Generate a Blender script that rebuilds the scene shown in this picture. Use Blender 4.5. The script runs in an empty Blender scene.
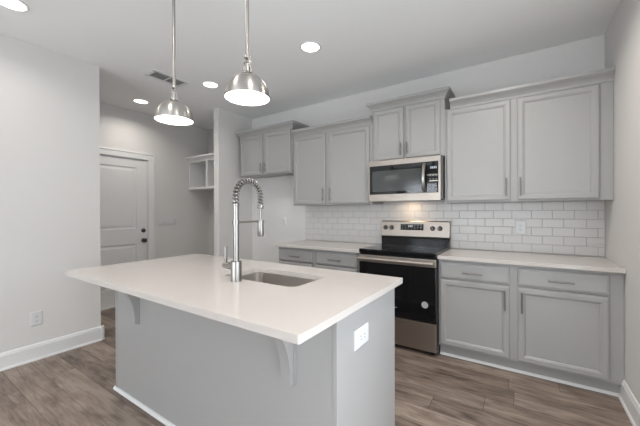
import bpy, bmesh, math, random
from mathutils import Vector, Matrix

random.seed(7)
PI = math.pi
SC = bpy.context.scene
COL = SC.collection

# ------------------------------------------------------------------ camera
CAM_P = Vector((-0.576, -3.4969, 1.3021))
YAW, PITCH, ROLL, FPX = 0.5857, -0.0027, -0.0039, 306.41
F = Vector((-math.sin(YAW) * math.cos(PITCH), math.cos(YAW) * math.cos(PITCH), math.sin(PITCH)))
R0 = Vector((math.cos(YAW), math.sin(YAW), 0))
U0 = R0.cross(F)
R = R0 * math.cos(ROLL) + U0 * math.sin(ROLL)
U = U0 * math.cos(ROLL) - R0 * math.sin(ROLL)
cam_data = bpy.data.cameras.new('camera')
cam = bpy.data.objects.new('camera', cam_data)
COL.objects.link(cam)
cam.matrix_world = Matrix(((R.x, U.x, -F.x, CAM_P.x), (R.y, U.y, -F.y, CAM_P.y), (R.z, U.z, -F.z, CAM_P.z), (0, 0, 0, 1)))
cam_data.sensor_width = 36
cam_data.lens = 36 * FPX / 640
cam_data.clip_start = 0.02
SC.camera = cam

# ------------------------------------------------------------------ world, lights, exposure
world = bpy.data.worlds.new('sky')
SC.world = world
world.use_nodes = True
bg = world.node_tree.nodes['Background']
bg.inputs['Color'].default_value = (0.80, 0.88, 1.0, 1)
bg.inputs['Strength'].default_value = 1.0
SC.view_settings.view_transform = 'Standard'
SC.view_settings.look = 'None'
SC.view_settings.gamma = 1
SC.view_settings.use_curve_mapping = False
SC.view_settings.exposure = -0.07


def area(name, loc, direction, sx, sy, power, color, shape='RECTANGLE', spread=PI):
    l = bpy.data.lights.new(name, 'AREA')
    l.shape = shape
    l.size = sx
    l.size_y = sy
    l.energy = power
    l.color = color
    l.spread = spread
    o = bpy.data.objects.new(name, l)
    COL.objects.link(o)
    o.location = loc
    o.rotation_euler = Vector(direction).to_track_quat('-Z', 'Y').to_euler()
    return o


REAR_Y = -7.6
WINS = [(-3.95, -2.85), (-2.65, -1.55), (-1.35, -0.25)]          # window openings in the rear wall (x range)
WIN_Z = (0.45, 2.35)
SIDE_Y, SIDE_Z = (-4.3, -1.5), (0.30, 2.25)                     # glazed opening in the right wall, out of frame
P_WIN, P_SIDE, P_CAN, P_KIT, P_REAR_FILL, P_PEND, P_HOOD = 46, 52, 3.9, 12.0, 1.5, 0.6, 0.55
for wx0, wx1 in WINS:                                             # daylight through the rear windows
    area('window_daylight', ((wx0 + wx1) / 2, REAR_Y + 0.03, sum(WIN_Z) / 2), (0, 1, 0.35), wx1 - wx0 - .1, WIN_Z[1] - WIN_Z[0] - .1,
         P_WIN, (0.86, 0.93, 1.0))

area('window_daylight', (-0.02, sum(SIDE_Y) / 2, sum(SIDE_Z) / 2), (-1, 0, 0.12), SIDE_Z[1] - SIDE_Z[0] - .1, SIDE_Y[1] - SIDE_Y[0] - .1,
     P_SIDE, (0.86, 0.93, 1.0))

# ------------------------------------------------------------------ materials


def mat(name, color, rough=0.5, metal=0.0, bump=0.0, bump_scale=80, var=0.0, emit=None, strength=1.0, coat=0.0, spec=0.5, trans=0.0):
    m = bpy.data.materials.new(name)
    m.use_nodes = True
    nt = m.node_tree
    b = nt.nodes['Principled BSDF']
    b.inputs['Base Color'].default_value = (*color, 1)
    b.inputs['Roughness'].default_value = rough
    b.inputs['Metallic'].default_value = metal
    b.inputs['Specular IOR Level'].default_value = spec
    b.inputs['Coat Weight'].default_value = coat
    b.inputs['Transmission Weight'].default_value = trans
    if emit:
        b.inputs['Emission Color'].default_value = (*emit, 1)
        b.inputs['Emission Strength'].default_value = strength
    if bump or var:
        tc = nt.nodes.new('ShaderNodeTexCoord')
        n = nt.nodes.new('ShaderNodeTexNoise')
        n.inputs['Scale'].default_value = bump_scale
        n.inputs['Detail'].default_value = 4
        nt.links.new(tc.outputs['Object'], n.inputs['Vector'])
        if bump:
            bp = nt.nodes.new('ShaderNodeBump')
            bp.inputs['Strength'].default_value = bump
            bp.inputs['Distance'].default_value = 0.002
            nt.links.new(n.outputs['Fac'], bp.inputs['Height'])
            nt.links.new(bp.outputs['Normal'], b.inputs['Normal'])
        if var:
            mx = nt.nodes.new('ShaderNodeMix')
            mx.data_type = 'RGBA'
            mx.inputs['A'].default_value = (*[c * (1 - var) for c in color], 1)
            mx.inputs['B'].default_value = (*[min(1, c * (1 + var)) for c in color], 1)
            nt.links.new(n.outputs['Fac'], mx.inputs['Factor'])
            nt.links.new(mx.outputs['Result'], b.inputs['Base Color'])
    return m


def brushed(name, color, rough, axis, aniso=0.0):
    """stainless steel with fine streaks running along one axis"""
    m = mat(name, color, rough, 1.0)
    nt = m.node_tree
    b = nt.nodes['Principled BSDF']
    tc = nt.nodes.new('ShaderNodeTexCoord')
    mp = nt.nodes.new('ShaderNodeMapping')
    s = [900, 900, 900]
    s[axis] = 8
    mp.inputs['Scale'].default_value = s
    n = nt.nodes.new('ShaderNodeTexNoise')
    n.inputs['Scale'].default_value = 1
    n.inputs['Detail'].default_value = 2
    mr = nt.nodes.new('ShaderNodeMapRange')
    if aniso:
        tg = nt.nodes.new('ShaderNodeTangent')
        tg.direction_type = 'RADIAL'
        tg.axis = 'Z'
        b.inputs['Anisotropic'].default_value = aniso
        b.inputs['Anisotropic Rotation'].default_value = 0.25
        nt.links.new(tg.outputs['Tangent'], b.inputs['Tangent'])
    mr.inputs['To Min'].default_value = rough - .07
    mr.inputs['To Max'].default_value = rough + .09
    bp = nt.nodes.new('ShaderNodeBump')
    bp.inputs['Strength'].default_value = 0.08
    bp.inputs['Distance'].default_value = 0.001
    nt.links.new(tc.outputs['Object'], mp.inputs['Vector'])
    nt.links.new(mp.outputs['Vector'], n.inputs['Vector'])
    nt.links.new(n.outputs['Fac'], mr.inputs['Value'])
    nt.links.new(mr.outputs['Result'], b.inputs['Roughness'])
    nt.links.new(n.outputs['Fac'], bp.inputs['Height'])
    nt.links.new(bp.outputs['Normal'], b.inputs['Normal'])
    return m


def quartz(name):
    m = mat(name, (0.80, 0.785, 0.765), 0.16, 0, spec=0.5)
    nt = m.node_tree
    b = nt.nodes['Principled BSDF']
    tc = nt.nodes.new('ShaderNodeTexCoord')
    v = nt.nodes.new('ShaderNodeTexVoronoi')
    v.inputs['Scale'].default_value = 420
    r = nt.nodes.new('ShaderNodeValToRGB')
    r.color_ramp.elements[0].position = 0.0
    r.color_ramp.elements[0].color = (0.51, 0.472, 0.440, 1)
    r.color_ramp.elements[1].position = 0.35
    r.color_ramp.elements[1].color = (0.565, 0.523, 0.488, 1)
    nt.links.new(tc.outputs['Object'], v.inputs['Vector'])
    nt.links.new(v.outputs['Distance'], r.inputs['Fac'])
    nt.links.new(r.outputs['Color'], b.inputs['Base Color'])
    return m


def planks(name):
    """brown grey wood-look vinyl planks laid along X"""
    m = mat(name, (0.2, 0.15, 0.12), 0.42, 0, spec=0.4)
    nt = m.node_tree
    N, L = nt.nodes, nt.links
    b = N['Principled BSDF']

    def math_(op, a, c=None):
        n = N.new('ShaderNodeMath')
        n.operation = op
        for i, x in enumerate((a, c)):
            if x is None:
                continue
            if isinstance(x, (int, float)):
                n.inputs[i].default_value = x
            else:
                L.new(x, n.inputs[i])
        return n.outputs[0]
    tc = N.new('ShaderNodeTexCoord')
    sp = N.new('ShaderNodeSeparateXYZ')
    L.new(tc.outputs['Object'], sp.inputs[0])
    x, y = sp.outputs['X'], sp.outputs['Y']
    W, LEN = 0.178, 1.22
    yr = math_('DIVIDE', y, W)
    row = math_('FLOOR', yr)
    wn = N.new('ShaderNodeTexWhiteNoise')
    wn.noise_dimensions = '1D'
    L.new(row, wn.inputs['W'])
    xr = math_('DIVIDE', math_('ADD', x, math_('MULTIPLY', wn.outputs['Value'], LEN)), LEN)
    colm = math_('FLOOR', xr)
    cb = N.new('ShaderNodeCombineXYZ')
    L.new(row, cb.inputs[0])
    L.new(colm, cb.inputs[1])
    wn2 = N.new('ShaderNodeTexWhiteNoise')
    wn2.noise_dimensions = '2D'
    L.new(cb.outputs[0], wn2.inputs['Vector'])
    rnd = wn2.outputs['Value']
    # grain: stretched noise, shifted plank by plank
    g = N.new('ShaderNodeCombineXYZ')
    L.new(math_('ADD', math_('MULTIPLY', x, 2.8), math_('MULTIPLY', rnd, 40)), g.inputs[0])
    L.new(math_('MULTIPLY', y, 30), g.inputs[1])
    L.new(math_('MULTIPLY', rnd, 17), g.inputs[2])
    n1 = N.new('ShaderNodeTexNoise')
    n1.inputs['Scale'].default_value = 1
    n1.inputs['Detail'].default_value = 9
    n1.inputs['Roughness'].default_value = 0.70
    n1.inputs['Distortion'].default_value = 1.6
    L.new(g.outputs[0], n1.inputs['Vector'])
    g2 = N.new('ShaderNodeCombineXYZ')
    L.new(math_('ADD', math_('MULTIPLY', x, 2.4), math_('MULTIPLY', rnd, 23)), g2.inputs[0])
    L.new(math_('MULTIPLY', y, 8), g2.inputs[1])
    n2 = N.new('ShaderNodeTexNoise')
    n2.inputs['Scale'].default_value = 1.3
    n2.inputs['Detail'].default_value = 6
    L.new(g2.outputs[0], n2.inputs['Vector'])
    f = math_('ADD', math_('MULTIPLY', n1.outputs['Fac'], 0.66), math_('MULTIPLY', n2.outputs['Fac'], 0.42))
    f = math_('ADD', math_('ADD', f, -0.05), math_('MULTIPLY', math_('SUBTRACT', rnd, 0.5), 0.20))
    # scattered knots and dark mineral streaks
    kv = N.new('ShaderNodeCombineXYZ')
    L.new(math_('ADD', math_('MULTIPLY', x, 1.9), math_('MULTIPLY', rnd, 31)), kv.inputs[0])
    L.new(math_('ADD', math_('MULTIPLY', y, 6.0), math_('MULTIPLY', n2.outputs['Fac'], 0.8)), kv.inputs[1])
    vo = N.new('ShaderNodeTexVoronoi')
    vo.voronoi_dimensions = '2D'
    vo.inputs['Scale'].default_value = 1.6
    L.new(kv.outputs[0], vo.inputs['Vector'])
    kn = N.new('ShaderNodeMapRange')
    kn.inputs['From Min'].default_value = 0.03
    kn.inputs['From Max'].default_value = 0.26
    kn.inputs['To Min'].default_value = 0.15
    kn.inputs['To Max'].default_value = 0.0
    L.new(vo.outputs['Distance'], kn.inputs['Value'])
    f = math_('SUBTRACT', f, math_('MULTIPLY', kn.outputs['Result'], math_('ADD', n1.outputs['Fac'], 0.2)))
    r = N.new('ShaderNodeValToRGB')
    e = r.color_ramp.elements
    e[0].position = 0.26
    e[0].color = (0.070, 0.051, 0.041, 1)
    e[1].position = 0.64
    e[1].color = (0.37, 0.295, 0.24, 1)
    k = e.new(0.40)
    k.color = (0.170, 0.127, 0.103, 1)
    k = e.new(0.52)
    k.color = (0.26, 0.200, 0.163, 1)
    L.new(f, r.inputs['Fac'])
    # seams
    fy = math_('FRACT', yr)
    sy = math_('MINIMUM', fy, math_('SUBTRACT', 1, fy))
    fx = math_('FRACT', xr)
    sx = math_('MULTIPLY', math_('MINIMUM', fx, math_('SUBTRACT', 1, fx)), LEN / W)
    s = math_('LESS_THAN', math_('MINIMUM', sx, sy), 0.010)
    mx = N.new('ShaderNodeMix')
    mx.data_type = 'RGBA'
    L.new(math_('MULTIPLY', s, 0.6), mx.inputs['Factor'])
    L.new(r.outputs['Color'], mx.inputs['A'])
    mx.inputs['B'].default_value = (0.03, 0.022, 0.018, 1)
    L.new(mx.outputs['Result'], b.inputs['Base Color'])
    bp = N.new('ShaderNodeBump')
    bp.inputs['Strength'].default_value = 0.12
    bp.inputs['Distance'].default_value = 0.002
    L.new(math_('SUBTRACT', n1.outputs['Fac'], s), bp.inputs['Height'])
    L.new(bp.outputs['Normal'], b.inputs['Normal'])
    return m


M = dict(
    wall=mat('wall_paint', (0.68, 0.662, 0.640), 0.7, bump=0.05, bump_scale=300),
    ceil=mat('ceiling_paint', (0.91, 0.91, 0.905), 0.8, bump=0.05, bump_scale=250),
    trim=mat('trim_paint', (0.77, 0.765, 0.755), 0.35),
    cab=mat('grey_cabinet_paint', (0.36, 0.353, 0.343), 0.38, var=0.015, bump_scale=6),
        quartz=quartz('white_quartz'),
    tile=mat('glazed_tile', (0.61, 0.592, 0.572), 0.28, var=0.02, bump_scale=9),
    grout=mat('grout', (0.40, 0.385, 0.37), 0.9, bump=0.2, bump_scale=400),
    floor=planks('plank_floor'),
    steel_h=brushed('brushed_steel_horizontal', (0.39, 0.347, 0.307), 0.38, 0),
    nickel=brushed('brushed_nickel', (0.34, 0.325, 0.305), 0.30, 2),
    shade=brushed('spun_nickel', (0.44, 0.42, 0.395), 0.33, 2, 0.75),
    pull=mat('pull_metal', (0.23, 0.22, 0.21), 0.38, 0.9),
    sink=brushed('sink_steel', (0.66, 0.63, 0.60), 0.30, 0),
    dark=mat('dark_metal', (0.10, 0.095, 0.09), 0.35, 0.8),
    black=mat('black_enamel', (0.012, 0.012, 0.013), 0.12, spec=0.3),
    glass=mat('black_glass', (0.006, 0.006, 0.007), 0.04, spec=0.5),
    mesh=mat('microwave_window', (0.055, 0.058, 0.058), 0.10, spec=0.5),
    ring=mat('burner_marking', (0.10, 0.10, 0.10), 0.2),
    plate=mat('white_plastic', (0.66, 0.66, 0.655), 0.3),
    slot=mat('outlet_slots', (0.10, 0.10, 0.10), 0.5),
    duct=mat('duct_shadow_metal', (0.22, 0.215, 0.21), 0.7),
    mark=mat('panel_print', (0.26, 0.27, 0.29), 0.5),
    badge=mat('round_sticker', (0.42, 0.43, 0.43), 0.5),
    lit=mat('lit_diffuser', (0.9, 0.9, 0.88), 0.5, emit=(1.0, 0.97, 0.92), strength=4.0),
    warm=mat('warm_lamp_lens', (0.9, 0.85, 0.75), 0.4, emit=(1.0, 0.78, 0.52), strength=6.0),
    lcd=mat('clock_digits', (0.40, 0.46, 0.52), 0.4, emit=(0.65, 0.82, 1.0), strength=0.10),
    white_in=mat('white_enamel', (0.85, 0.85, 0.83), 0.35),
    glasspane=mat('window_glass', (1, 1, 1), 0.0, trans=1.0),
)

# ------------------------------------------------------------------ mesh helpers


def new():
    return bmesh.new()


def box(bm, x0, x1, y0, y1, z0, z1, bev=0.0, seg=2):
    x0, x1 = min(x0, x1), max(x0, x1)
    y0, y1 = min(y0, y1), max(y0, y1)
    z0, z1 = min(z0, z1), max(z0, z1)
    v = [bm.verts.new(p) for p in ((x0, y0, z0), (x1, y0, z0), (x1, y1, z0), (x0, y1, z0),
                                   (x0, y0, z1), (x1, y0, z1), (x1, y1, z1), (x0, y1, z1))]
    fs = [bm.faces.new([v[i] for i in q]) for q in ((3, 2, 1, 0), (4, 5, 6, 7), (0, 1, 5, 4), (1, 2, 6, 5), (2, 3, 7, 6), (3, 0, 4, 7))]
    if bev:
        ed = list({e for f in fs for e in f.edges})
        bmesh.ops.bevel(bm, geom=ed, offset=bev, segments=seg, affect='EDGES', profile=0.6)
    return bm


def prism(bm, pts, axis, a0, a1):
    """extrude a closed 2D outline along an axis; pts are the other two coordinates in order"""
    def P(p, a):
        c = list(p)
        c.insert(axis, a)
        return c
    A = [bm.verts.new(P(p, a0)) for p in pts]
    B = [bm.verts.new(P(p, a1)) for p in pts]
    n = len(pts)
    for i in range(n):
        bm.faces.new((A[i], A[(i + 1) % n], B[(i + 1) % n], B[i]))
    bm.faces.new(A[::-1])
    bm.faces.new(B)
    bmesh.ops.recalc_face_normals(bm, faces=bm.faces)
    return bm


def lathe(bm, prof, c, axis=2, seg=40, cap=True):
    """prof: list of (radius, height along axis)"""
    rings = []
    for r, h in prof:
        ring = []
        for i in range(seg):
            a = 2 * PI * i / seg
            p = [r * math.cos(a), r * math.sin(a)]
            p.insert(axis, h)
            ring.append(bm.verts.new((c[0] + p[0], c[1] + p[1], c[2] + p[2])))
        rings.append(ring)
    for A, B in zip(rings, rings[1:]):
        for i in range(seg):
            bm.faces.new((A[i], A[(i + 1) % seg], B[(i + 1) % seg], B[i]))
    if cap:
        for rg in (rings[0], rings[-1]):
            bm.faces.new(rg)
    bmesh.ops.recalc_face_normals(bm, faces=bm.faces)
    return bm


def tube(bm, pts, r, seg=12, cap=True):
    pts = [Vector(p) for p in pts]
    rings = []
    t = (pts[1] - pts[0]).normalized()
    n = t.orthogonal().normalized()
    for i, p in enumerate(pts):
        a = pts[max(i - 1, 0)]
        b = pts[min(i + 1, len(pts) - 1)]
        t = (b - a).normalized()
        n = (n - t * n.dot(t)).normalized()
        bn = t.cross(n)
        rings.append([bm.verts.new(p + (n * math.cos(2 * PI * k / seg) + bn * math.sin(2 * PI * k / seg)) * r) for k in range(seg)])
    for A, B in zip(rings, rings[1:]):
        for i in range(seg):
            bm.faces.new((A[i], A[(i + 1) % seg], B[(i + 1) % seg], B[i]))
    if cap:
        bm.faces.new(rings[0][::-1])
        bm.faces.new(rings[-1])
    bmesh.ops.recalc_face_normals(bm, faces=bm.faces)
    return bm


def rings_panel(bm, u0, u1, w0, w1, prof, place):
    """nested rectangles: prof = (inset, height); place(u, w, h) -> point. Door and drawer fronts, plates."""
    loops = []
    for ins, h in prof:
        loops.append([bm.verts.new(place(u, w, h)) for u, w in ((u0 + ins, w0 + ins), (u1 - ins, w0 + ins), (u1 - ins, w1 - ins), (u0 + ins, w1 - ins))])
    for A, B in zip(loops, loops[1:]):
        for i in range(4):
            bm.faces.new((A[i], A[(i + 1) % 4], B[(i + 1) % 4], B[i]))
    bm.faces.new(loops[0][::-1])
    bm.faces.new(loops[-1])
    bmesh.ops.recalc_face_normals(bm, faces=bm.faces)
    return bm


def root_loc(o):
    while o.parent:
        o = o.parent
    return Vector(o.location)


def obj(name, bm, m, parent=None, smooth=False, loc=None):
    me = bpy.data.meshes.new(name)
    off = root_loc(parent) if parent else (Vector(loc) if loc else Vector((0, 0, 0)))
    bmesh.ops.translate(bm, verts=bm.verts, vec=-off)
    bm.to_mesh(me)
    bm.free()
    me.materials.append(m)
    if smooth:
        for p in me.polygons:
            p.use_smooth = True
        try:
            me.set_sharp_from_angle(angle=math.radians(38))
        except Exception:
            pass
    o = bpy.data.objects.new(name, me)
    COL.objects.link(o)
    if parent:
        o.parent = parent
    else:
        o.location = off
    return o


def tag(o, label, cat, group=None):
    o['label'] = label
    o['category'] = cat
    if group:
        o['group'] = group
    return o


def thing(name, loc, label, cat, group=None):
    o = bpy.data.objects.new(name, None)
    o.empty_display_size = 0.1
    COL.objects.link(o)
    o.location = loc
    return tag(o, label, cat, group)


def struct(name, bm, m, parent=None):
    o = obj(name, bm, m, parent)
    if not parent:
        o['kind'] = 'structure'
    return o


def dup_tree(o, parent=None):
    c = o.copy()
    COL.objects.link(c)
    if parent:
        c.parent = parent
    for ch in [x for x in bpy.data.objects if x.parent == o]:
        dup_tree(ch, c)
    return c


# ------------------------------------------------------------------ room shell
H = 2.796
XL, XH = -4.19, -5.31            # left wall plane, hall door wall plane
T = 0.12
HALL_Y = -3.4

struct('floor', box(new(), XH - .3, 0.15, REAR_Y - .15, 0.15, -0.1, 0), M['floor'])
struct('ceiling', box(new(), XH - .3, 0.15, REAR_Y - .15, 0.15, H, H + 0.1), M['ceil'])
struct('wall_back', box(new(), XH - .3, 0.15, 0, 0.15, 0, H), M['wall'])
b = new()
box(b, 0, 0.15, SIDE_Y[1], 0, 0, H)
box(b, 0, 0.15, REAR_Y, SIDE_Y[0], 0, H)
box(b, 0, 0.15, SIDE_Y[0], SIDE_Y[1], 0, SIDE_Z[0])
box(b, 0, 0.15, SIDE_Y[0], SIDE_Y[1], SIDE_Z[1], H)
struct('wall_right', b, M['wall'])
b = new()
sm = sum(SIDE_Y) / 2
for y0, y1, z0, z1 in ((SIDE_Y[0], SIDE_Y[0] + .06, *SIDE_Z), (SIDE_Y[1] - .06, SIDE_Y[1], *SIDE_Z), (sm - .04, sm + .04, *SIDE_Z),
                       (*SIDE_Y, SIDE_Z[0], SIDE_Z[0] + .06), (*SIDE_Y, SIDE_Z[1] - .06, SIDE_Z[1])):
    box(b, .05, .10, y0, y1, z0, z1)
wf = struct('window_4', b, M['trim'])
obj('pane', box(new(), .07, .076, SIDE_Y[0] + .05, SIDE_Y[1] - .05, SIDE_Z[0] + .05, SIDE_Z[1] - .05), M['glasspane'], wf)
struct('wall_left', box(new(), XL - T, XL, REAR_Y, -2.125, 0, H), M['wall'])
struct('wall_fridge_side', box(new(), XL - T, XL - .01, -0.645, 0, 0, H), M['wall'])
struct('wall_hall_end', box(new(), XH, XL - T, HALL_Y - T, HALL_Y, 0, H), M['wall'])
DY0, DY1, DZ = -1.99, -1.083, 2.085                               # hall door opening
b = new()
box(b, XH - T, XH, HALL_Y - T, DY0 - .015, 0, H)
box(b, XH - T, XH, DY1 + .015, 0, 0, H)
box(b, XH - T, XH, DY0 - .015, DY1 + .015, DZ + .015, H)
struct('wall_hall', b, M['wall'])
b = new()
xs = [-4.19] + [v for w in WINS for v in w] + [0.0]
for i in range(0, len(xs), 2):
    box(b, xs[i] if i else XL - T, xs[i + 1], REAR_Y - .15, REAR_Y, 0, H)
for w in WINS:
    box(b, w[0], w[1], REAR_Y - .15, REAR_Y, 0, WIN_Z[0])
    box(b, w[0], w[1], REAR_Y - .15, REAR_Y, WIN_Z[1], H)
struct('wall_rear', b, M['wall'])
for i, w in enumerate(WINS):
    b = new()
    z0, z1 = WIN_Z
    for a in ((w[0], w[0] + .05, z0, z1), (w[1] - .05, w[1], z0, z1), (w[0], w[1], z0, z0 + .05), (w[0], w[1], z1 - .05, z1),
              (w[0], w[1], (z0 + z1) / 2 - .025, (z0 + z1) / 2 + .025)):
        box(b, a[0], a[1], REAR_Y - .10, REAR_Y - .05, a[2], a[3])
    wf = struct('window_%d' % (i + 1), b, M['trim'])
    obj('pane', box(new(), w[0] + .04, w[1] - .04, REAR_Y - .08, REAR_Y - .075, z0 + .04, z1 - .04), M['glasspane'], wf)


def base_profile(sign, x, shoe=True):
    """baseboard section in (thickness, z); sign = direction it stands out"""
    p = [(0, 0), (0.026, 0), (0.026, 0.008), (0.022, 0.016), (0.015, 0.019), (0.015, 0.118), (0.011, 0.124), (0.011, 0.132), (0.006, 0.143), (0, 0.145)]
    return [(x + sign * a, z) for a, z in p]


def base_y(name, x, sign, y0, y1):
    return struct(name, prism(new(), base_profile(sign, x), 1, y0, y1), M['trim'])


# prism along Y takes (x, z); along X takes (y, z)
bl = new()
prism(bl, base_profile(1, XL), 1, REAR_Y, -2.125 + .026)
prism(bl, base_profile(1, -2.125), 0, XL - T, XL + .026)
struct('baseboard_left', bl, M['trim'])
base_y('baseboard_right', 0.0, -1, REAR_Y, -0.53)
bh = new()
prism(bh, base_profile(1, XH), 1, HALL_Y, DY0 - .105)
prism(bh, base_profile(1, XH), 1, DY1 + .105, -0.01)
struct('baseboard_hall', bh, M['trim'])
base_y('baseboard_fridge_side', XL - .01, 1, -0.645, 0)

# hall door with casing
b = new()
for y0, y1, z0, z1 in ((DY0 - .105, DY0 - .012, 0, DZ + .0119), (DY1 + .012, DY1 + .105, 0, DZ + .0119), (DY0 - .105, DY1 + .105, DZ + .012, DZ + .105)):
    box(b, XH, XH + .018, y0, y1, z0, z1, 0.004)
for y0, y1, z0, z1 in ((DY1 + .085, DY1 + .1055, 0, DZ + .0845), (DY0 - .105, DY1 + .1055, DZ + .085, DZ + .1055)):
    box(b, XH, XH + .024, y0, y1, z0, z1, 0.004)
for y0, y1, z0, z1 in ((DY0 - .015, DY0 - .003, 0, DZ + .015), (DY1 + .003, DY1 + .015, 0, DZ + .015), (DY0, DY1, DZ + .003, DZ + .015)):
    box(b, XH - T, XH + .002, y0, y1, z0, z1)
struct('trim_1', b, M['trim'])
b = new()
DX = XH - .012


def dplace(u, w, h):
    return (DX + h, u, w)


box(b, DX - .042, DX - .001, DY0 + .001, DY1 - .001, 0.018, DZ - .002)
# stiles and rails in front of two sunk moulded panels
PAN = ((DY0 + .15, DY1 - .15, 1.066, 1.967), (DY0 + .15, DY1 - .15, 0.23, 0.854))
box(b, DX - .002, DX + .008, DY0 + .001, PAN[0][0], 0.018, DZ - .002)
box(b, DX - .002, DX + .008, PAN[0][1], DY1 - .001, 0.018, DZ - .002)
for z0, z1 in ((0.018, 0.23), (0.854, 1.066), (1.967, DZ - .002)):
    box(b, DX - .002, DX + .008, PAN[0][0], PAN[0][1], z0, z1)
for p in PAN:
    rings_panel(b, *p, [(0, 0), (0.002, 0.007), (0.018, -0.0005), (0.036, 0.001), (0.055, 0.005)], dplace)
door = struct('door_1', b, M['trim'])
kn = lathe(new(), [(0.032, 0.008), (0.032, 0.014), (0.012, 0.018), (0.012, 0.034), (0.026, 0.040), (0.029, 0.055), (0.022, 0.066), (0.004, 0.07)], (DX, DY1 - .055, 0.893), 0, 28)
kn_o = obj('door_knob', kn, M['dark'], door, True)
kn_o['label'] = 'dark round knob'
db = lathe(new(), [(0.031, 0.008), (0.031, 0.016), (0.026, 0.026), (0.010, 0.028), (0.008, 0.04)], (DX, DY1 - .055, 1.040), 0, 28)
obj('deadbolt', db, M['dark'], door, True)['label'] = 'dark deadbolt above the knob'
obj('latch_plate', box(new(), DX + .006, DX + .0105, DY1 - .014, DY1 - .002, 0.865, 0.925), M['dark'], door)
struct('trim_2', box(new(), XH - T, XH + .045, DY0, DY1, 0.0, 0.017, 0.003), M['trim'])           # threshold

# ------------------------------------------------------------------ cabinets
DOOR_PROF = [(0, 0), (0, 0.013), (0.003, 0.017), (0.008, 0.0185), (0.010, 0.020), (0.038, 0.020), (0.041, 0.0155), (0.047, 0.0140), (0.053, 0.0066), (0.058, 0.0064)]
DRAWER_PROF = [(0, 0), (0, 0.012), (0.004, 0.0155), (0.012, 0.0165), (0.015, 0.020), (0.02, 0.020)]


def front(kind, x0, x1, z0, z1, yface, parent):
    """a door or drawer front; yface = outer plane it hangs on (face frame)"""
    bm = rings_panel(new(), x0, x1, z0, z1, DOOR_PROF if kind == 'door' else DRAWER_PROF, lambda u, w, h: (u, yface - .0025 - h, w))
    return obj(kind, bm, M['cab'], parent)


def pull(x, z, yfront, parent, vertical=True, ln=0.158):
    bm = new()
    h = ln / 2
    y = yfront - 0.030
    if vertical:
        tube(bm, [(x, y, z - h), (x, y, z + h)], 0.006, 14)
        for s in (-1, 1):
            tube(bm, [(x, yfront + .001, z + s * (h - .03)), (x, y, z + s * (h - .03))], 0.0045, 10)
    else:
        tube(bm, [(x - h, y, z), (x + h, y, z)], 0.006, 14)
        for s in (-1, 1):
            tube(bm, [(x + s * (h - .03), yfront + .001, z), (x + s * (h - .03), y, z)], 0.0045, 10)
    o = obj('handle', bm, M['pull'], parent, True)
    o['label'] = 'dull metal bar pull'
    return o


CROWN = [(0, -0.004), (0.006, -0.004), (0.008, 0.010), (0.016, 0.024), (0.030, 0.040), (0.046, 0.052), (0.050, 0.058), (0.056, 0.060), (0.056, 0.085), (0, 0.085)]


def crown(bm, x0, x1, yf, z, left, right, scale=1.0):
    """crown moulding swept round the front and, where asked, mitred back along the sides"""
    path = []
    rows = []
    for o_, h in CROWN:
        o_ *= scale
        r = []
        if left:
            r += [(x0 - o_, -0.002), (x0 - o_, yf - o_)]
        else:
            r += [(x0, yf - o_)]
        if right:
            r += [(x1 + o_, yf - o_), (x1 + o_, -0.002)]
        else:
            r += [(x1, yf - o_)]
        rows.append([bm.verts.new((x, y, z + h)) for x, y in r])
    n = len(rows)
    k = len(rows[0])
    for i in range(n):
        A, B = rows[i], rows[(i + 1) % n]
        for j in range(k - 1):
            bm.faces.new((A[j], A[j + 1], B[j + 1], B[j]))
    bm.faces.new([r[0] for r in rows])
    bm.faces.new([r[-1] for r in rows][::-1])
    bmesh.ops.recalc_face_normals(bm, faces=bm.faces)
    return bm


def upper(name, x0, x1, z0, ztop, doors, handles, label, left, right, hz, cut=0.0, yf=-0.315, dz0=0.014, group='grey upper cabinets on the back wall'):
    """wall cabinet: carcass, face frame, doors with pulls, crown"""
    cx = (x0 + x1) / 2
    t = thing(name, (cx, -0.001, z0), label, 'cabinet', group)
    b = new()
    box(b, x0, x1, yf + .019, -0.002, z0 + .008, ztop)
    obj('carcass', b, M['cab'], t)
    b = new()
    box(b, x0, x1, yf, yf + .019, z0, z0 + .04)
    box(b, x0, x1, yf, yf + .019, ztop - .04, ztop)
    edges = [x0, doors[0][0] + .012] + [v for a, c in zip(doors, doors[1:]) for v in (a[1] - .012, c[0] + .012)] + [doors[-1][1] - .012, x1]
    for i in range(0, len(edges), 2):
        box(b, edges[i], edges[i + 1], yf - .0003, yf + .019, z0 + .0003, ztop - .0003)
    obj('face_frame', b, M['cab'], t)
    for (a, c), hx in zip(doors, handles):
        d = front('door', a, c, z0 + dz0, ztop - .012, yf, t)
        pull(hx, hz, yf - .020, d, True, 0.16 if hz < 1.8 else 0.13)
    obj('crown_molding', crown(new(), x0 + cut, x1, yf, ztop, left, right), M['cab'], t)
    return t


upper('wall_cabinet', -4.115, -3.118, 1.828, 2.415, [(-4.098, -3.650), (-3.606, -3.140)], (-3.665, -3.588),
      'short grey two-door wall cabinet over the empty fridge space', True, True, 1.935)
upper('wall_cabinet', -3.105, -1.979, 1.389, 2.285, [(-3.081, -2.597), (-2.546, -2.010)], (-2.620, -2.518),
      'tall grey two-door wall cabinet between fridge space and microwave', False, False, 1.52, 0.015)
upper('wall_cabinet', -1.977, -1.217, 1.850, 2.420, [(-1.955, -1.622), (-1.596, -1.256)], (-1.646, -1.577),
      'raised short grey cabinet standing directly above the microwave', True, True, 1.962)
upper('wall_cabinet', -1.215, -0.002, 1.389, 2.296, [(-1.196, -0.668), (-0.619, -0.084)], (-0.699, -0.595),
      'widest grey two-door wall cabinet reaching the right wall', False, False, 1.516, 0.052)


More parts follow.
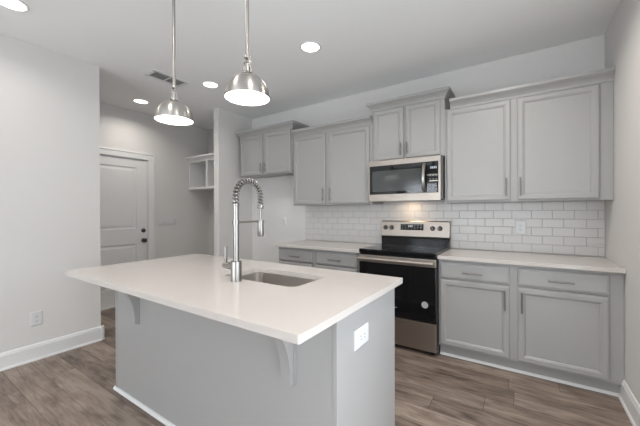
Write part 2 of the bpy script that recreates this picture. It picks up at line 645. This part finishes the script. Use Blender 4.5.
def base_cab(x0, x1, doors, pulls, label, yf=-0.60):
    t = thing('base_cabinet', ((x0 + x1) / 2, -0.002, 0), label, 'cabinet', 'grey base cabinets along the back wall')
    b = new()
    box(b, x0, x1, yf + .019, -0.003, 0.105, 0.881)
    obj('carcass', b, M['cab'], t)
    b = new()
    for z0, z1 in ((0.103, 0.14), (0.70, 0.72), (0.845, 0.881)):
        box(b, x0, x1, yf, yf + .019, z0, z1)
    edges = [x0, doors[0][0] + .012] + [v for a, c in zip(doors, doors[1:]) for v in (a[1] - .012, c[0] + .012)] + [doors[-1][1] - .012, x1]
    for i in range(0, len(edges), 2):
        box(b, edges[i], edges[i + 1], yf - .0003, yf + .019, 0.1033, 0.8807)
    obj('face_frame', b, M['cab'], t)
    b = box(new(), x0, x1, -0.545, -0.50, 0, 0.104)
    obj('toe_kick', b, M['cab'], t)
    b = prism(new(), [(-0.5452, 0), (-0.559, 0), (-0.557, 0.012), (-0.550, 0.018), (-0.5452, 0.019)], 0, x0, x1)
    obj('shoe_molding', b, M['trim'], t)['label'] = 'pale shoe strip along the floor'
    for (a, c), hx in zip(doors, pulls):
        dr = front('drawer', a, c, 0.716, 0.853, yf, t)
        pull((a + c) / 2, 0.779, yf - .020, dr, False, 0.155)
        d = front('door', a, c, 0.120, 0.700, yf, t)
        pull(hx, 0.588, yf - .020, d, True, 0.16)
    return t


base_cab(-1.213, -0.003, [(-1.198, -0.669), (-0.613, -0.079)], (-0.701, -0.585), 'grey base cabinet with two drawers between the range and right wall')
base_cab(-3.115, -1.980, [(-3.085, -2.597), (-2.542, -2.025)], (-2.629, -2.510), 'grey base cabinet with two drawers left of the range, half hidden by the island')


def slab(x0, x1, y0, y1, label):
    b = box(new(), x0, x1, y0, y1, 0.8815, 0.912, 0.003)
    return tag(obj('countertop', b, M['quartz'], loc=((x0 + x1) / 2, (y0 + y1) / 2, 0.8815)), label, 'countertop', 'white quartz worktops')


slab(-1.214, -0.002, -0.650, -0.011, 'white quartz countertop from the range to the right wall')
slab(-3.135, -1.979, -0.657, -0.011, 'short white quartz countertop left of the range below tall cabinet')

# tiled backsplash: every tile a bevelled block on a grout bed, one mesh per material
BX0, BX1 = -3.140, -0.0015
t = thing('tile_backsplash', (-1.57, -0.001, 0.912), 'white subway tile backsplash with grey grout above the counters', 'backsplash')
obj('grout_bed', box(new(), BX0, BX1, -0.0075, -0.001, 0.9122, 1.4125), M['grout'], t)
b = new()
PW, PH, G = 0.1556, 0.0788, 0.0028
zrow = 1.390
k = 0
while zrow > 0.913:
    z1 = zrow - G / 2
    z0 = max(zrow - PH + G / 2, 0.9135)
    off = -0.119 if k % 2 == 0 else -0.0445
    n0 = int((BX0 - off) / PW) - 2
    for i in range(n0, 4):
        xa, xb = off + i * PW + G / 2, off + (i + 1) * PW - G / 2
        xa, xb = max(xa, BX0 + .001), min(xb, BX1)
        if xb - xa > 0.006 and z1 - z0 > 0.004:
            rings_panel(b, xa, xb, z0, z1, [(0, 0.001), (0, 0.0085), (0.0018, 0.0102)], lambda u, w, h: (u, -h, w))
    zrow -= PH
    k += 1
for i in range(-22, 4):                                            # cut course under the microwave
    xa, xb = -0.0445 + i * PW + G / 2, -0.0445 + (i + 1) * PW - G / 2
    xa, xb = max(xa, -1.977), min(xb, -1.217)
    if xb - xa > 0.01:
        rings_panel(b, xa, xb, 1.3914, 1.4125, [(0, 0.001), (0, 0.0085), (0.0015, 0.0102)], lambda u, w, h: (u, -h, w))
obj('tiles', b, M['tile'], t)

# ------------------------------------------------------------------ range
RX0, RX1 = -1.975, -1.217
rg = thing('electric_range', ((RX0 + RX1) / 2, -0.35, 0), 'freestanding stainless steel range with black glass oven door and cooktop', 'range')
b = new()
box(b, RX0 + .002, RX1 - .002, -0.645, -0.03, 0.035, 0.893)
for x in (RX0 + .05, RX1 - .05):
    for y in (-0.60, -0.10):
        lathe(b, [(0.018, 0), (0.018, 0.036)], (x, y, 0), 2, 14)
obj('body', b, M['black'], rg)
ck = obj('cooktop', box(new(), RX0, RX1, -0.668, -0.085, 0.893, 0.930, 0.006), M['glass'], rg)
for cx_, cy_, r_ in ((-1.80, -0.50, 0.115), (-1.39, -0.50, 0.09), (-1.80, -0.22, 0.08), (-1.39, -0.22, 0.10), (-1.595, -0.20, 0.05)):
    lb = new()
    lathe(lb, [(r_, 0.9302), (r_, 0.9306), (r_ - .004, 0.9306), (r_ - .004, 0.9302)], (cx_, cy_, 0), 2, 48, False)
    obj('burner_ring', lb, M['ring'], ck)
bgd = obj('backguard', prism(new(), [(-0.012, 0.90), (-0.080, 0.90), (-0.080, 0.93), (-0.082, 1.025), (-0.012, 1.025)], 0, RX0 + .004, RX1 - .004), M['black'], rg)
pn = new()
prism(pn, [(-0.012, 1.025), (-0.086, 1.022), (-0.090, 1.030), (-0.068, 1.190), (-0.060, 1.200), (-0.012, 1.200)], 0, RX0 + .002, RX1 - .002)
cp = obj('control_panel', pn, M['steel_h'], rg)


def on_panel(z):                                                    # depth of the sloped panel face at height z
    return -0.090 + (z - 1.030) / 0.160 * 0.022


def panel_patch(x0, x1, z0, z1, th):
    return prism(new(), [(on_panel(z0) + .001, z0), (on_panel(z0) - th, z0), (on_panel(z1) - th, z1), (on_panel(z1) + .001, z1)], 0, x0, x1)


for kx in (-1.921, -1.847, -1.391, -1.314):
    kb = new()
    yk = on_panel(1.122)
    lathe(kb, [(0.026, 0.002), (0.026, -0.006), (0.021, -0.010), (0.019, -0.030), (0.016, -0.033)], (kx, yk, 1.122), 1, 28)
    box(kb, kx - .0035, kx + .0035, yk - .037, yk - .030, 1.104, 1.140, 0.001)
    obj('knob', kb, M['dark'], cp, True)['label'] = 'dark control knob'
dsp = obj('display', panel_patch(-1.742, -1.486, 1.098, 1.164, 0.002), M['glass'], cp)
rr = random.Random(3)
for i in range(7):
    for zz in (1.110, 1.126, 1.146):
        xx = -1.728 + i * .034
        wv = rr.uniform(.010, .022)
        if 2 <= i <= 3 and zz > 1.12:
            continue
        obj('printed_key', panel_patch(xx, xx + wv, zz, zz + .005, 0.003), M['mark'], dsp)
for i in range(3):
    obj('clock_digit', panel_patch(-1.655 + i * .018, -1.643 + i * .018, 1.130, 1.152, 0.003), M['lcd'], dsp)
# oven door: black glass slab with steel top rail, long bar handle, sticker
b = new()
box(b, RX0 + .004, RX1 - .004, -0.672, -0.646, 0.312, 0.800, 0.004)
od = obj('oven_door', b, M['glass'], rg)
obj('top_rail', box(new(), RX0 + .004, RX1 - .004, -0.674, -0.646, 0.802, 0.872, 0.004), M['steel_h'], od)['label'] = 'steel rail across the door top'
b = new()
hp = [(0.0, 0.0)]
prism(b, [(-0.735, 0.822), (-0.742, 0.830), (-0.744, 0.842), (-0.740, 0.854), (-0.730, 0.861), (-0.718, 0.860), (-0.712, 0.852), (-0.712, 0.830), (-0.720, 0.821)], 0, RX0 + .012, RX1 - .012)
for x in (RX0 + .030, RX1 - .030):
    box(b, x - .016, x + .016, -0.722, -0.672, 0.828, 0.856, 0.004)
obj('handle', b, M['steel_h'], od)['label'] = 'wide brushed steel bar handle'
obj('round_sticker', lathe(new(), [(0.030, -0.0), (0.030, -0.0012)], (-1.318, -0.672, 0.460), 1, 32), M['badge'], od)['label'] = 'round grey sticker'
obj('door_mark', box(new(), -1.640, -1.578, -0.6728, -0.671, 0.390, 0.398), M['mark'], od)
b = box(new(), RX0 + .004, RX1 - .004, -0.674, -0.640, 0.045, 0.300, 0.004)
sd = obj('storage_drawer', b, M['steel_h'], rg)
obj('drawer_lip', box(new(), RX0 + .004, RX1 - .004, -0.682, -0.672, 0.284, 0.300, 0.003), M['steel_h'], sd)

# ------------------------------------------------------------------ microwave
MX0, MX1, MZ0, MZ1, MYF = -1.983, -1.235, 1.418, 1.847, -0.412
mw = thing('microwave', ((MX0 + MX1) / 2, -0.2, MZ0), 'stainless over-the-range microwave with dark window above the cooktop', 'microwave')
b = box(new(), MX0 + .006, MX1 + .014, -0.392, -0.012, MZ0 + .014, MZ1)
obj('body', b, M['dark'], mw)
b = new()
box(b, MX0 + .05, MX1 - .05, -0.35, -0.05, MZ0 + .010, MZ0 + .0142)
obj('hood_underside', b, M['dark'], mw)
b = new()
box(b, MX0, MX1, MYF, -0.391, 1.792, MZ1, 0.004)                   # steel band above and below
fr = obj('top_band', b, M['steel_h'], mw)
obj('bottom_band', box(new(), MX0, MX1, MYF, -0.391, MZ0 - .006, 1.490, 0.004), M['steel_h'], mw)
obj('side_band', box(new(), MX1 - .020, MX1, MYF, -0.391, 1.4902, 1.7918), M['steel_h'], mw)
md = obj('door', box(new(), MX0 + .002, -1.366, MYF + .001, -0.391, 1.4902, 1.7918, 0.002), M['glass'], mw)
obj('window', box(new(), -1.940, -1.418, MYF - .0006, MYF + .003, 1.518, 1.738), M['mesh'], md)['label'] = 'grey mesh viewing window'
obj('side_edge', box(new(), MX0, MX0 + .012, MYF - .0004, -0.391, 1.4905, 1.7915), M['steel_h'], md)
b = new()
hpts = [(-1.388, MYF - .002 - .042 * math.sin(PI * i / 16) ** 0.6 if 0 < i < 16 else MYF + .001, 1.497 + .285 * i / 16) for i in range(17)]
for (p, q) in zip(hpts, hpts[1:]):
    pass
V = []
for x_, y_, z_ in hpts:
    V.append([b.verts.new((x_ + dx, y_ + dy, z_)) for dx, dy in ((-.017, 0), (-.010, -.009), (.010, -.009), (.017, 0), (.010, .006), (-.010, .006))])
for A, B in zip(V, V[1:]):
    for i in range(6):
        b.faces.new((A[i], A[(i + 1) % 6], B[(i + 1) % 6], B[i]))
b.faces.new(V[0])
b.faces.new(V[-1])
bmesh.ops.recalc_face_normals(b, faces=b.faces)
obj('handle', b, M['nickel'], md, True)['label'] = 'bowed vertical steel handle'
mp = obj('control_panel', box(new(), -1.365, MX1 - .0205, MYF + .001, -0.391, 1.4902, 1.7918), M['glass'], mw)
for i in range(3):
    for j in range(5):
        if j != 2:
            obj('printed_key', box(new(), -1.340 + i * .029, -1.326 + i * .029, MYF - .0003, MYF + .002, 1.520 + j * .033, 1.527 + j * .033), M['mark'], mp)
for i in range(4):
    obj('clock_digit', box(new(), -1.330 + i * .016, -1.320 + i * .016, MYF - .0003, MYF + .002, 1.722, 1.744), M['lcd'], mp)
obj('steel_strip', box(new(), -1.340, -1.262, MYF - .0004, MYF + .002, 1.598, 1.609), M['steel_h'], mp)
obj('cooktop_lamp', box(new(), -1.70, -1.55, -0.17, -0.11, MZ0 + .0085, MZ0 + .0105), M['warm'], mw)
area('cooktop_lamp_light', (-1.625, -0.14, MZ0 + .006), (0, 0, -1), 0.14, 0.05, P_HOOD, (1.0, 0.72, 0.45))

# ------------------------------------------------------------------ island
IX0, IX1, IYB, IYF = -3.090, -1.193, -2.445, -1.785
isl = thing('kitchen_island', ((IX0 + IX1) / 2, (IYB + IYF) / 2, 0), 'grey panelled island cabinet carrying the white slab and sink', 'kitchen island')
# hollow carcass, open under the sink
b = new()
box(b, IX0 + .02, -2.22, IYB + .021, IYF, 0.104, 0.880)
box(b, -1.50, IX1 - .02, IYB + .021, IYF, 0.104, 0.880)
box(b, -2.22, -1.50, IYB + .021, IYF, 0.104, 0.60)
box(b, -2.22, -1.50, IYF - .02, IYF, 0.60, 0.880)
box(b, IX0 + .02, IX1 - .02, IYB + .021, IYF - .065, 0.0, 0.104)
obj('carcass', b, M['cab'], isl)
obj('back_panel', box(new(), IX0 + .001, IX1 - .001, IYB, IYB + .020, 0.0, 0.8805), M['cab'], isl)
for x0, x1 in ((IX0, IX0 + .02), (IX1 - .02, IX1)):
    b = box(new(), x0, x1, IYB - .004, IYF - .01, 0.0, 0.8808, 0.0015)
    pn_ = obj('side_panel', b, M['cab'], isl)
b = new()
prism(b, [(IYB, 0), (IYB - .016, 0), (IYB - .015, 0.010), (IYB - .010, 0.018), (IYB, 0.020)], 0, IX0 - .014, IX1 - .002)
obj('shoe_molding', b, M['trim'], isl)['label'] = 'pale quarter-round strip along the floor'
for i in range(3):                                                 # working side, towards the range
    w_ = (IX1 - IX0 - .06) / 3
    x0 = IX0 + .03 + i * w_ + .012
    bm = rings_panel(new(), x0, x0 + w_ - .024, 0.125, 0.86, DOOR_PROF, lambda u, w, h: (u, IYF + h, w))
    obj('door', bm, M['cab'], isl)


def corbel(x):
    n = 14
    pts = [(IYB - .001, 0.8805), (IYB - .215, 0.8805), (IYB - .215, 0.862)]
    for i in range(n + 1):
        a = i / n * PI / 2
        # concave sweep from the tip down to the foot
        pts.append((IYB - .030 - .182 * (1 - math.sin(a)), 0.585 + .270 * math.cos(a)))
    pts += [(IYB - .030, 0.556), (IYB - .001, 0.553)]
    bm = prism(new(), pts, 0, x - .026, x + .026)
    box(bm, x - .034, x + .034, IYB - .009, IYB - .0005, 0.548, 0.8803)
    return obj('corbel', bm, M['cab'], isl, True)


corbel(-2.775)
corbel(-1.437)
# outlet on the end panel, laid on its side
OY0, OY1, OZ0, OZ1 = -2.301, -2.163, 0.694, 0.780
ol = obj('outlet', rings_panel(new(), OY0, OY1, OZ0, OZ1, [(0, 0), (0, 0.004), (0.004, 0.007), (0.008, 0.0075)], lambda u, w, h: (IX1 + h, u, w)), M['plate'], isl)
ol['label'] = 'white outlet plate'
oyc, ozc = (OY0 + OY1) / 2, (OZ0 + OZ1) / 2
obj('receptacle', rings_panel(new(), oyc - .036, oyc + .036, ozc - .018, ozc + .018, [(0, 0.007), (0, 0.009), (0.001, 0.0095)], lambda u, w, h: (IX1 + h, u, w)), M['plate'], ol)
for dy in (-.018, .018):
    for dz_ in (-.007, .007):
        obj('slot', box(new(), IX1 + .009, IX1 + .0098, oyc + dy - .005, oyc + dy + .005, ozc + dz_ - .0012, ozc + dz_ + .0012), M['slot'], ol)

CX0, CX1, CY0, CY1 = -3.172, -1.169, -2.727, -1.718
SX0, SX1, SY0, SY1, SR = -2.140, -1.565, -2.255, -1.925, 0.055


def rrect(x0, x1, y0, y1, r, n=8):
    out = []
    for cx_, cy_, a0 in ((x1 - r, y1 - r, 0), (x0 + r, y1 - r, PI / 2), (x0 + r, y0 + r, PI), (x1 - r, y0 + r, 3 * PI / 2)):
        for i in range(n + 1):
            a = a0 + PI / 2 * i / n
            out.append((cx_ + r * math.cos(a), cy_ + r * math.sin(a)))
    return out


b = new()
edges = []
for loop in (rrect(CX0, CX1, CY0, CY1, 0.008, 4), rrect(SX0, SX1, SY0, SY1, SR)):
    vs = [b.verts.new((x, y, 0.8815)) for x, y in loop]
    edges += [b.edges.new((vs[i], vs[(i + 1) % len(vs)])) for i in range(len(vs))]
res = bmesh.ops.triangle_fill(b, use_beauty=True, use_dissolve=False, edges=edges)
faces = [f for f in res['geom'] if isinstance(f, bmesh.types.BMFace)]
ex = bmesh.ops.extrude_face_region(b, geom=faces)
bmesh.ops.translate(b, verts=[v for v in ex['geom'] if isinstance(v, bmesh.types.BMVert)], vec=(0, 0, 0.0305))
bmesh.ops.recalc_face_normals(b, faces=b.faces)
ct = tag(obj('island_countertop', b, M['quartz'], loc=((CX0 + CX1) / 2, (CY0 + CY1) / 2, 0.8815)), 'large white quartz island slab with a sink cut-out', 'countertop')
bv = ct.modifiers.new('soft_edge', 'BEVEL')
bv.width = 0.003
bv.segments = 2
bv.limit_method = 'ANGLE'

# sink basin hung under the cut-out
b = new()
sec = [(-.012, 0.8805), (0.004, 0.8805), (0.004, 0.870), (0.006, 0.74), (0.012, 0.705), (0.030, 0.688), (0.10, 0.684)]
loops = []
for ins, z in sec:
    loops.append([b.verts.new((x, y, z)) for x, y in rrect(SX0 + ins, SX1 - ins, SY0 + ins, SY1 - ins, max(0.02, SR - ins * .4))])
for A, B in zip(loops, loops[1:]):
    for i in range(len(A)):
        b.faces.new((A[i], A[(i + 1) % len(A)], B[(i + 1) % len(A)], B[i]))
b.faces.new(loops[-1])
bmesh.ops.recalc_face_normals(b, faces=b.faces)
sk = thing('kitchen_sink', ((SX0 + SX1) / 2, (SY0 + SY1) / 2, 0.684), 'undermount stainless steel sink basin in the island slab', 'sink')
so = obj('basin', b, M['sink'], sk, True)
sol = so.modifiers.new('wall', 'SOLIDIFY')
sol.thickness = 0.0015
sol.offset = 0
obj('drain', lathe(new(), [(0.045, 0.6855), (0.043, 0.688), (0.036, 0.688), (0.030, 0.686)], ((SX0 + SX1) / 2, (SY0 + SY1) / 2, 0), 2, 32), M['nickel'], sk, True)

# spring pull-down faucet
FX, FY = -1.939, -2.308
fa = thing('faucet', (FX, FY, 0.912), 'tall brushed nickel spring-neck faucet standing beside the sink', 'faucet')
b = new()
lathe(b, [(0.031, 0.9125), (0.031, 1.020), (0.029, 1.026), (0.017, 1.028)], (FX, FY, 0), 2, 36)
obj('base', b, M['nickel'], fa, True)
b = new()
lathe(b, [(0.0165, 1.024), (0.0165, 1.340), (0.019, 1.342), (0.019, 1.352), (0.013, 1.354)], (FX, FY, 0), 2, 28)
obj('stem', b, M['nickel'], fa, True)
AR = 0.098
zb, zc = 1.350, 1.392
path = []
for i in range(5):
    path.append((FX, FY, zb + (zc - zb) * i / 5))
for i in range(41):
    a = PI - PI * i / 40
    path.append((FX, FY + AR + AR * math.cos(a), zc + AR * math.sin(a)))
for i in range(1, 6):
    path.append((FX, FY + 2 * AR, zc - (zc - 1.335) * i / 5))
b = tube(new(), path, 0.0095, 14)
obj('hose', b, M['dark'], fa, True)
# coil following the hose: tighter over the falling side
P = [Vector(p) for p in path]
cum = [0]
for a_, c_ in zip(P, P[1:]):
    cum.append(cum[-1] + (c_ - a_).length)
TOT = cum[-1]


def along(s):
    for i in range(len(P) - 1):
        if cum[i + 1] >= s:
            f = (s - cum[i]) / (cum[i + 1] - cum[i])
            return P[i].lerp(P[i + 1], f), (P[i + 1] - P[i]).normalized()
    return P[-1], (P[-1] - P[-2]).normalized()


TURNS = 21
cpts = []
NS = TURNS * 14
for i in range(NS + 1):
    s = i / NS
    p, tg = along(TOT * s)
    u_ = Vector((1, 0, 0))
    w_ = tg.cross(u_)
    a = 2 * PI * TURNS * s
    cpts.append(p + (u_ * math.cos(a) + w_ * math.sin(a)) * 0.0155)
obj('spring', tube(new(), cpts, 0.0042, 8), M['nickel'], fa, True)
b = tube(new(), [(FX, FY + 2 * AR, 1.34), (FX, FY + 2 * AR, 1.245)], 0.007, 14)
lathe(b, [(0.016, 1.325), (0.019, 1.329), (0.019, 1.341), (0.016, 1.345)], (FX, FY + 2 * AR, 0), 2, 24)
obj('hose_end', b, M['nickel'], fa, True)
b = lathe(new(), [(0.012, 1.252), (0.018, 1.246), (0.019, 1.20), (0.020, 1.160), (0.017, 1.154), (0.012, 1.153)], (FX, FY + 2 * AR, 0), 2, 28)
obj('spray_head', b, M['nickel'], fa, True)
b = tube(new(), [(FX, FY, 1.247), (FX, FY + 2 * AR - .018, 1.247)], 0.006, 12)
lathe(b, [(0.0205, 1.236), (0.0205, 1.258)], (FX, FY, 0), 2, 24)
lathe(b, [(0.0225, 1.238), (0.0225, 1.254)], (FX, FY + 2 * AR, 0), 2, 24)
obj('holder_arm', b, M['nickel'], fa, True)
b = tube(new(), [(FX - .025, FY, 0.994), (FX - .098, FY, 0.994)], 0.0195, 22)
hd = obj('handle', b, M['nickel'], fa, True)
obj('lever', tube(new(), [(FX - .090, FY, 1.005), (FX - .090, FY, 1.102)], 0.0095, 14), M['nickel'], hd, True)

# ------------------------------------------------------------------ pendants
PR, PZ = 0.1165, 1.892


def pendant(x, y, label):
    t = thing('pendant_lamp', (x, y, H), label, 'pendant lamp', 'dome pendant lamps over the island')
    c = (x, y, 0)
    b = lathe(new(), [(0.062, H - .0005), (0.062, H - .012), (0.055, H - .024), (0.012, H - .028)], c, 2, 32)
    obj('canopy', b, M['shade'], t, True)
    obj('rod', tube(new(), [(x, y, H - .02), (x, y, PZ + .222)], 0.0095, 16), M['shade'], t, True)
    b = lathe(new(), [(0.013, PZ + .226), (0.016, PZ + .222), (0.016, PZ + .208), (0.010, PZ + .204)], c, 2, 20)
    for s in (-1, 1):
        tube(b, [(x + s * .012, y, PZ + .210), (x + s * .012, y, PZ + .172)], 0.0045, 10)
    tube(b, [(x - .021, y, PZ + .188), (x + .021, y, PZ + .188)], 0.008, 12)
    obj('swivel', b, M['shade'], t, True)
    b = lathe(new(), [(0.008, PZ + .180), (0.013, PZ + .176), (0.013, PZ + .160), (0.019, PZ + .156), (0.020, PZ + .138), (0.026, PZ + .132), (0.028, PZ + .126)], c, 2, 28)
    for s in (-1, 1):
        tube(b, [(x + s * .026, y, PZ + .168), (x + s * .026, y, PZ + .128)], 0.005, 10)
        tube(b, [(x + s * .012, y, PZ + .162), (x + s * .028, y, PZ + .162)], 0.004, 10)
    obj('socket_cap', b, M['shade'], t, True)
    prof = [(0.113 * math.cos(PI / 2 * i / 14), 0.012 + 0.112 * math.sin(PI / 2 * i / 14)) for i in range(14)]
    prof = [(PR - .003, 0.0), (PR, 0.0), (PR, 0.010), (0.114, 0.0115)] + prof + [(0.012, 0.1242)]
    b = lathe(new(), [(r, PZ + h) for r, h in prof], c, 2, 64, False)
    sh = obj('shade', b, M['shade'], t, True)
    prof = [(0.110 * math.cos(PI / 2 * i / 14), 0.010 + 0.108 * math.sin(PI / 2 * i / 14)) for i in range(14)]
    b = lathe(new(), [(0.1138, PZ + .0005)] + [(r, PZ + h) for r, h in prof], c, 2, 64, False)
    obj('shade_lining', b, M['white_in'], sh, True)
    b = lathe(new(), [(0.1115, PZ + .002), (0.1115, PZ + .005), (0.08, PZ + .006)], c, 2, 64)
    obj('diffuser', b, M['lit'], t)['label'] = 'glowing white diffuser'
    area('pendant_light', (x, y, PZ - .004), (0, 0, -1), 0.22, 0.22, P_PEND, (1.0, 0.92, 0.82), 'DISK')
    return t


pendant(-2.437, -2.375, 'nickel dome pendant nearer the hall over the island')
pendant(-1.765, -2.38, 'nickel dome pendant nearer the range over the island')

# ------------------------------------------------------------------ ceiling fittings
CANS = [(-2.175, -1.232, 'round recessed ceiling light in front of the upper cabinets'),
        (-3.610, -1.220, 'round recessed ceiling light between the two hanging pendants'),
        (-4.833, -1.400, 'round recessed ceiling light in the hall by the door'),
        (-3.600, -2.890, 'round recessed ceiling light cut by the top corner above left wall')]
for x, y, lab in CANS:
    t = thing('recessed_light', (x, y, H), lab, 'ceiling light', 'round recessed ceiling lights')
    b = lathe(new(), [(0.096, H - .0003), (0.095, H - .005), (0.082, H - .008), (0.079, H - .003), (0.079, H - .0003)], (x, y, 0), 2, 40, False)
    obj('trim_ring', b, M['trim'], t, True)
    obj('lens', lathe(new(), [(0.0788, H - .0006), (0.0788, H - .0042)], (x, y, 0), 2, 40), M['lit'], t)
    area('recessed_beam', (x, y, H - .012), (0, 0, -1), 0.15, 0.15, P_CAN * (1.5 if x < -4.2 else 1), (1.0, 0.95, 0.89), 'DISK', 2.6)
for x, y, p in ((-2.175, -2.9, P_CAN), (-0.75, -1.22, P_KIT), (-0.75, -2.9, P_KIT)):         # the rest of the kitchen grid, overhead and out of frame
    area('recessed_beam', (x, y, H - .012), (0, 0, -1), 0.15, 0.15, p, (1.0, 0.95, 0.89), 'DISK', 2.6)
for x in (-3.6, -2.175, -0.75):                                     # plus unseen ceiling lamps behind the camera, added to raise the brightness
    for y in (-4.6, -6.3):
        area('recessed_beam', (x, y, H - .012), (0, 0, -1), 0.15, 0.15, P_REAR_FILL, (1.0, 0.95, 0.89), 'DISK', 2.6)

VX0, VX1, VY0, VY1 = -3.965, -3.790, -1.765, -1.405
t = thing('air_vent', ((VX0 + VX1) / 2, (VY0 + VY1) / 2, H), 'white rectangular air vent grille in the ceiling', 'air vent')
b = new()
vm = (VY0 + VY1) / 2
for a in ((VX0 - .02, VX0 + .012, VY0 - .02, VY1 + .02), (VX1 - .012, VX1 + .02, VY0 - .02, VY1 + .02), (VX0, VX1, VY0 - .02, VY0 + .012),
          (VX0, VX1, VY1 - .012, VY1 + .02), (VX0, VX1, vm - .006, vm + .006)):
    box(b, a[0], a[1], a[2], a[3], H - .007, H - .0003)
obj('frame', b, M['trim'], t)
obj('duct_shade_sheet', box(new(), VX0 + .01, VX1 - .01, VY0 + .01, VY1 - .01, H - .0015, H - .0005), M['duct'], t)  # flat sheet; the shade inside the duct is put into its grey
b = new()
for i in range(11):
    x = VX0 + .020 + i * .0138
    for y0, y1 in ((VY0 + .012, vm - .006), (vm + .006, VY1 - .012)):
        vs = [b.verts.new(p) for p in ((x, y0, H - .002), (x, y1, H - .002), (x + .007, y1, H - .0065), (x + .007, y0, H - .0065))]
        b.faces.new(vs)
lv = obj('louvers', b, M['trim'], t)
s_ = lv.modifiers.new('thick', 'SOLIDIFY')
s_.thickness = 0.0008

# ------------------------------------------------------------------ alcove cubby
QX0, QX1, QYF, QZ0, QZT = XH + .001, XL - T - .001, -0.38, 1.690, 2.165
cu = thing('cubby_shelf', ((QX0 + QX1) / 2, -0.2, QZ0), 'white wall cubby shelf with open cells in the hall alcove', 'shelf')
obj('back_board', box(new(), QX0, QX1, -0.012, -0.001, QZ0, QZT), M['trim'], cu)
obj('bottom_shelf', box(new(), QX0, QX1, QYF - .012, -0.0125, QZ0, QZ0 + .038, 0.002), M['trim'], cu)
obj('top_board', box(new(), QX0, QX1, QYF, -0.0125, QZT - .025, QZT), M['trim'], cu)
for x0, x1 in ((QX0, QX0 + .022), (QX1 - .022, QX1)):
    obj('side_panel', box(new(), x0, x1, QYF, -0.0125, QZ0 + .0385, QZT - .0255), M['trim'], cu)
obj('divider', box(new(), -4.862, -4.815, QYF, -0.0125, QZ0 + .0385, QZT - .0255), M['trim'], cu)
obj('crown_molding', crown(new(), QX0, QX1, QYF, QZT - .02, False, False, 1.3), M['trim'], cu)
obj('crown_fascia', box(new(), QX0, QX1, QYF - .002, -0.002, QZT, QZT + .06), M['trim'], cu)

# ------------------------------------------------------------------ outlets and switches


def wall_outlet(label, place, u, w, hw, hh, mt='plate', group='white wall outlets'):
    c = place(u, w, 0)
    t = thing('wall_outlet', c, label, 'outlet', group)
    obj('cover_plate', rings_panel(new(), u - hw, u + hw, w - hh, w + hh, [(0, 0), (0, 0.003), (0.004, 0.006), (0.006, 0.0063)], place), M['plate'], t)
    for s in (-1, 1):
        r_ = obj('receptacle', rings_panel(new(), u - .017, u + .017, w + s * .020 - .014, w + s * .020 + .014, [(0, 0.006), (0, 0.008), (0.001, 0.0083)], place), M['plate'], t)
        for u0, u1, w0, w1 in ((-.0072, -.0048, -.004, .005), (.0048, .0072, -.004, .005), (-.0025, .0025, -.011, -.007)):
            obj('slot', rings_panel(new(), u + u0, u + u1, w + s * .020 + w0, w + s * .020 + w1, [(0, 0.0078), (0, 0.0086)], place), M['slot'], r_)
    return t


wall_outlet('white outlet low on the left wall above the baseboard', lambda u, w, h: (XL + h, u, w), -2.624, 0.366, 0.040, 0.062)
wall_outlet('white outlet on the bare wall of the fridge space', lambda u, w, h: (u, -h, w), -3.535, 1.166, 0.037, 0.062)
wall_outlet('white outlet on the tiled backsplash right of the range', lambda u, w, h: (u, -0.0103 - h, w), -0.598, 1.150, 0.045, 0.064)

SWY0, SWY1, SWZ = -0.915, -0.628, 1.170
sp_ = lambda u, w, h: (XH + h, u, w)
t = thing('switch_plate', (XH, (SWY0 + SWY1) / 2, SWZ), 'wide white plate of light switches beside the hall door', 'light switch')
obj('cover_plate', rings_panel(new(), SWY0, SWY1, SWZ - .060, SWZ + .060, [(0, 0), (0, 0.004), (0.004, 0.007), (0.006, 0.0073)], sp_), M['plate'], t)
for i in range(6):
    yc = SWY0 + .026 + i * .047
    obj('rocker', rings_panel(new(), yc - .0165, yc + .0165, SWZ - .034, SWZ + .034, [(0, 0.007), (0.001, 0.0095), (0.004, 0.011)], sp_), M['plate'], t)
